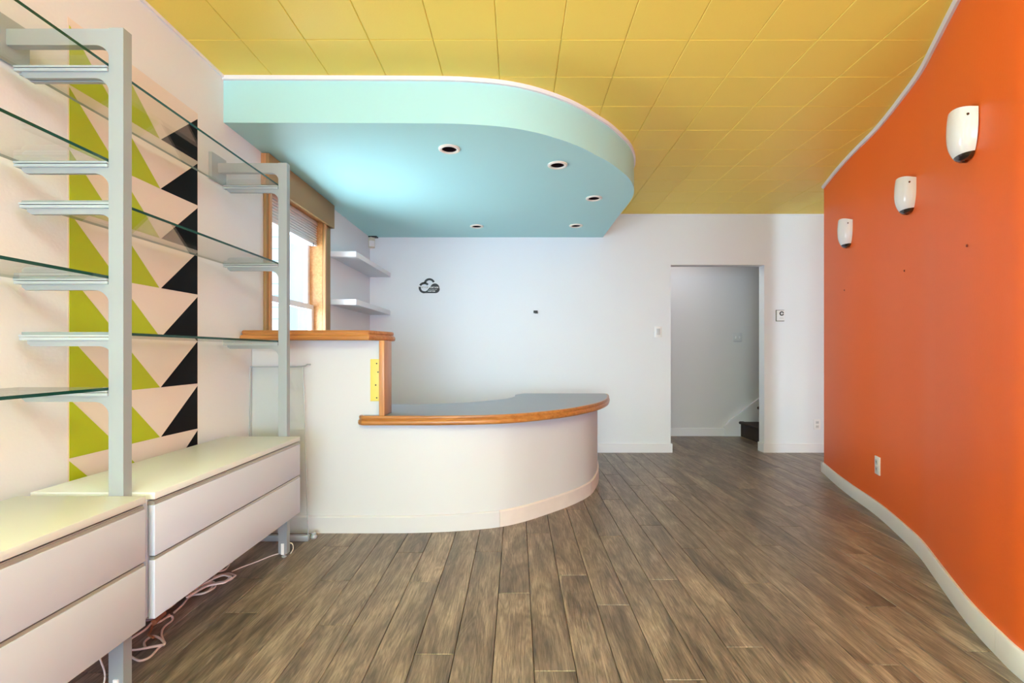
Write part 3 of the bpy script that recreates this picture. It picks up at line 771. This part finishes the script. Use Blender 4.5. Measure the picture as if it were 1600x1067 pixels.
# ------------------------------------------------------------------ cords on the floor below the drawer units
def fl(px, py, z=.004):
    Y = (CAMZ-z)*741/(py-551); return ((px-808)*Y/741, Y, z)
c1 = empty('extension_cord', (-1.3, 2.1, 0), 'coiled white extension cord lying on the floor at the front of the cord heap', 'cord')
tube('cord', [(-1.345, 2.266, 0.006), (-1.348, 2.215, 0.006), (-1.403, 2.184, 0.006), (-1.422, 2.125, 0.006), (-1.432, 2.08, 0.006), (-1.45, 2.137, 0.006), (-1.431, 2.227, 0.006), (-1.4, 2.285, 0.006), (-1.345, 2.266, 0.006)], .0042, 'cordw', c1)
tube('cord', [(-1.351, 2.239, 0.014), (-1.353, 2.189, 0.014), (-1.407, 2.159, 0.014), (-1.426, 2.101, 0.014), (-1.435, 2.056, 0.014), (-1.454, 2.112, 0.014), (-1.435, 2.201, 0.014), (-1.405, 2.258, 0.014), (-1.351, 2.239, 0.014)], .0042, 'cordw', c1)
tube('cord', [(-1.332, 2.212, 0.022), (-1.334, 2.163, 0.022), (-1.388, 2.133, 0.022), (-1.407, 2.076, 0.022), (-1.416, 2.033, 0.022), (-1.434, 2.088, 0.022), (-1.415, 2.175, 0.022), (-1.385, 2.232, 0.022), (-1.332, 2.212, 0.022)], .0042, 'cordw', c1)
tube('cord', [(-1.389, 2.172, 0.006), (-1.383, 2.108, 0.006), (-1.428, 2.083, 0.01), (-1.44, 2.142, 0.012), (-1.404, 2.186, 0.014), (-1.364, 2.142, 0.012), (-1.371, 2.073, 0.018), (-1.428, 2.075, 0.006), (-1.412, 2.001, 0.006), (-1.405, 1.942, 0.006)], .0042, 'cordw', c1)
c2 = empty('lamp_cord', (-1.3, 1.75, 0), 'pinkish-white flat cord looping on the floor just right of the near upright', 'cord')
tube('cord', [(-1.415, 1.928, 0.006), (-1.412, 1.882, 0.006), (-1.423, 1.857, 0.01), (-1.398, 1.856, 0.018), (-1.387, 1.897, 0.018), (-1.372, 1.886, 0.006), (-1.369, 1.838, 0.006), (-1.341, 1.788, 0.006), (-1.291, 1.737, 0.006), (-1.321, 1.754, 0.014), (-1.366, 1.776, 0.008), (-1.37, 1.744, 0.006), (-1.338, 1.707, 0.006)], .0042, 'cordp', c2)
tube('cord', [(-1.4, 1.696, 0.006), (-1.36, 1.699, 0.006), (-1.315, 1.701, 0.014), (-1.276, 1.716, 0.014)], .0045, 'cordp', c2)
tube('cord', [(-1.388, 1.681, 0.006), (-1.338, 1.653, 0.006), (-1.301, 1.639, 0.006), (-1.284, 1.66, 0.006), (-1.292, 1.71, 0.006), (-1.269, 1.707, 0.022)], .0042, 'cordp', c2)
tube('cord', [(-1.45, 1.756, 0.006), (-1.438, 1.788, 0.006), (-1.425, 1.827, 0.012), (-1.436, 1.873, 0.016), (-1.406, 1.821, 0.006), (-1.39, 1.788, 0.006), (-1.348, 1.758, 0.014)], .0042, 'cordb', c2)
tube('connector', [(-1.4, 1.826, 0.03), (-1.406, 1.857, 0.03), (-1.411, 1.893, 0.03)], .011, 'cordb', c2, n=8)
tube('cord', [(-1.418, 1.695, 0.02), (-1.417, 1.745, 0.02), (-1.406, 1.79, 0.024), (-1.408, 1.83, 0.03)], .0042, 'cordp', c2)
c3 = empty('power_cable_bundle', (-1.4, 2.2, 0), 'tangled grey and mauve cables in the shade under the drawer units', 'cables')
tube('cable', [(-1.472, 2.396, 0.009699551665480793), (-1.459, 2.334, 0.006655288592398131), (-1.478, 2.231, 0.008593540143280077), (-1.47, 2.139, 0.01070263507522448), (-1.454, 2.077, 0.01239068140544162), (-1.47, 1.971, 0.014680453071432968), (-1.471, 1.903, 0.012714114753695925), (-1.524, 1.876, 0.011910995829313176)], .004, 'cordg', c3)
tube('cable', [(-1.47, 2.398, 0.023655272369789454), (-1.439, 2.29, 0.023788128002554816), (-1.427, 2.205, 0.018949634040007438), (-1.445, 2.14, 0.02435586721704521), (-1.46, 2.088, 0.016359688602006688), (-1.45, 1.948, 0.019361618666274293), (-1.47, 1.908, 0.020072429838290596), (-1.512, 1.877, 0.020850741074053634)], .004, 'cordg', c3)
tube('cable', [(-1.411, 2.325, 0.030819821366349667), (-1.397, 2.26, 0.03390989644868815), (-1.438, 2.219, 0.03260637533116268), (-1.414, 2.105, 0.029691075034743233), (-1.441, 2.051, 0.032316079302733544), (-1.45, 1.968, 0.024634605771452295), (-1.433, 1.871, 0.024885180931097282), (-1.487, 1.866, 0.025507653744528097)], .004, 'cordp', c3)
tube('cable', [(-1.416, 2.31, 0.04172767024628201), (-1.45, 2.276, 0.033449402434960356), (-1.417, 2.189, 0.041809053072473575), (-1.409, 2.099, 0.04298508945375776), (-1.454, 2.044, 0.038997628087966), (-1.458, 1.949, 0.037079361356169904), (-1.457, 1.89, 0.03342435824721204), (-1.463, 1.84, 0.042586594264084544)], .004, 'cordm', c3)
tube('cable', [(-1.443, 2.405, 0.010604096328459049), (-1.455, 2.321, 0.011956502384019706), (-1.45, 2.229, 0.015406212554239632), (-1.474, 2.164, 0.013203112521441384), (-1.482, 2.079, 0.015777973164486356), (-1.469, 1.991, 0.006114574863642191), (-1.489, 1.922, 0.006200528903045993), (-1.514, 1.891, 0.0066008051062772305)], .004, 'cordg', c3)
tube('cable', [(-1.438, 2.374, 0.021792813980381086), (-1.447, 2.294, 0.022380342892520343), (-1.488, 2.248, 0.021760203094873767), (-1.451, 2.161, 0.01956312129636379), (-1.462, 2.073, 0.018639550893399567), (-1.463, 1.971, 0.020956215058575364), (-1.478, 1.9, 0.02272273412444121), (-1.517, 1.866, 0.022351731816785094)], .004, 'cordg', c3)
tube('cable', [(-1.45, 2.367, 0.032038076703949134), (-1.465, 2.313, 0.02835234320532821), (-1.446, 2.234, 0.027219659846212645), (-1.447, 2.112, 0.02838430732561387), (-1.443, 2.063, 0.027367102350448806), (-1.422, 1.934, 0.028511021842852226), (-1.48, 1.899, 0.029296276283083934), (-1.488, 1.838, 0.03238476379028225)], .004, 'cordp', c3)
tube('cable', [(-1.442, 2.342, 0.04107226418166953), (-1.41, 2.257, 0.03645282804887598), (-1.447, 2.194, 0.04093861924484164), (-1.455, 2.119, 0.03716905695873489), (-1.433, 2.022, 0.042206123829876305), (-1.452, 1.947, 0.04243267835919108), (-1.414, 1.849, 0.037343523126756505), (-1.45, 1.828, 0.03522090736272321)], .004, 'cordm', c3)
c4 = tube('thin_cable', [(-1.39, 2.31, 0.004), (-1.368, 2.358, 0.004), (-1.33, 2.416, 0.004), (-1.288, 2.492, 0.004), (-1.253, 2.524, 0.004)], .0028, 'cordw')
tag(c4, 'thin white cable running along the floor to the far upright', 'cable')
c5 = tube('cable_loop', [(-1.215, 2.512, .065), (-1.195, 2.52, .055), (-1.188, 2.515, .03), (-1.20, 2.51, .006)], .0028, 'beige')
tag(c5, 'short cream cable end curling behind the far upright at the floor', 'cable')
c6 = tube('hanging_cable', [(-1.36, 1.30, .238), (-1.34, 1.40, .15), (-1.335, 1.50, .11), (-1.33, 1.52, .07), (-1.33, 1.53, .03), (-1.325, 1.52, .006)], .0026, 'cordw')
tag(c6, 'thin white cable hanging below the nearer drawer unit left of its upright', 'cable')
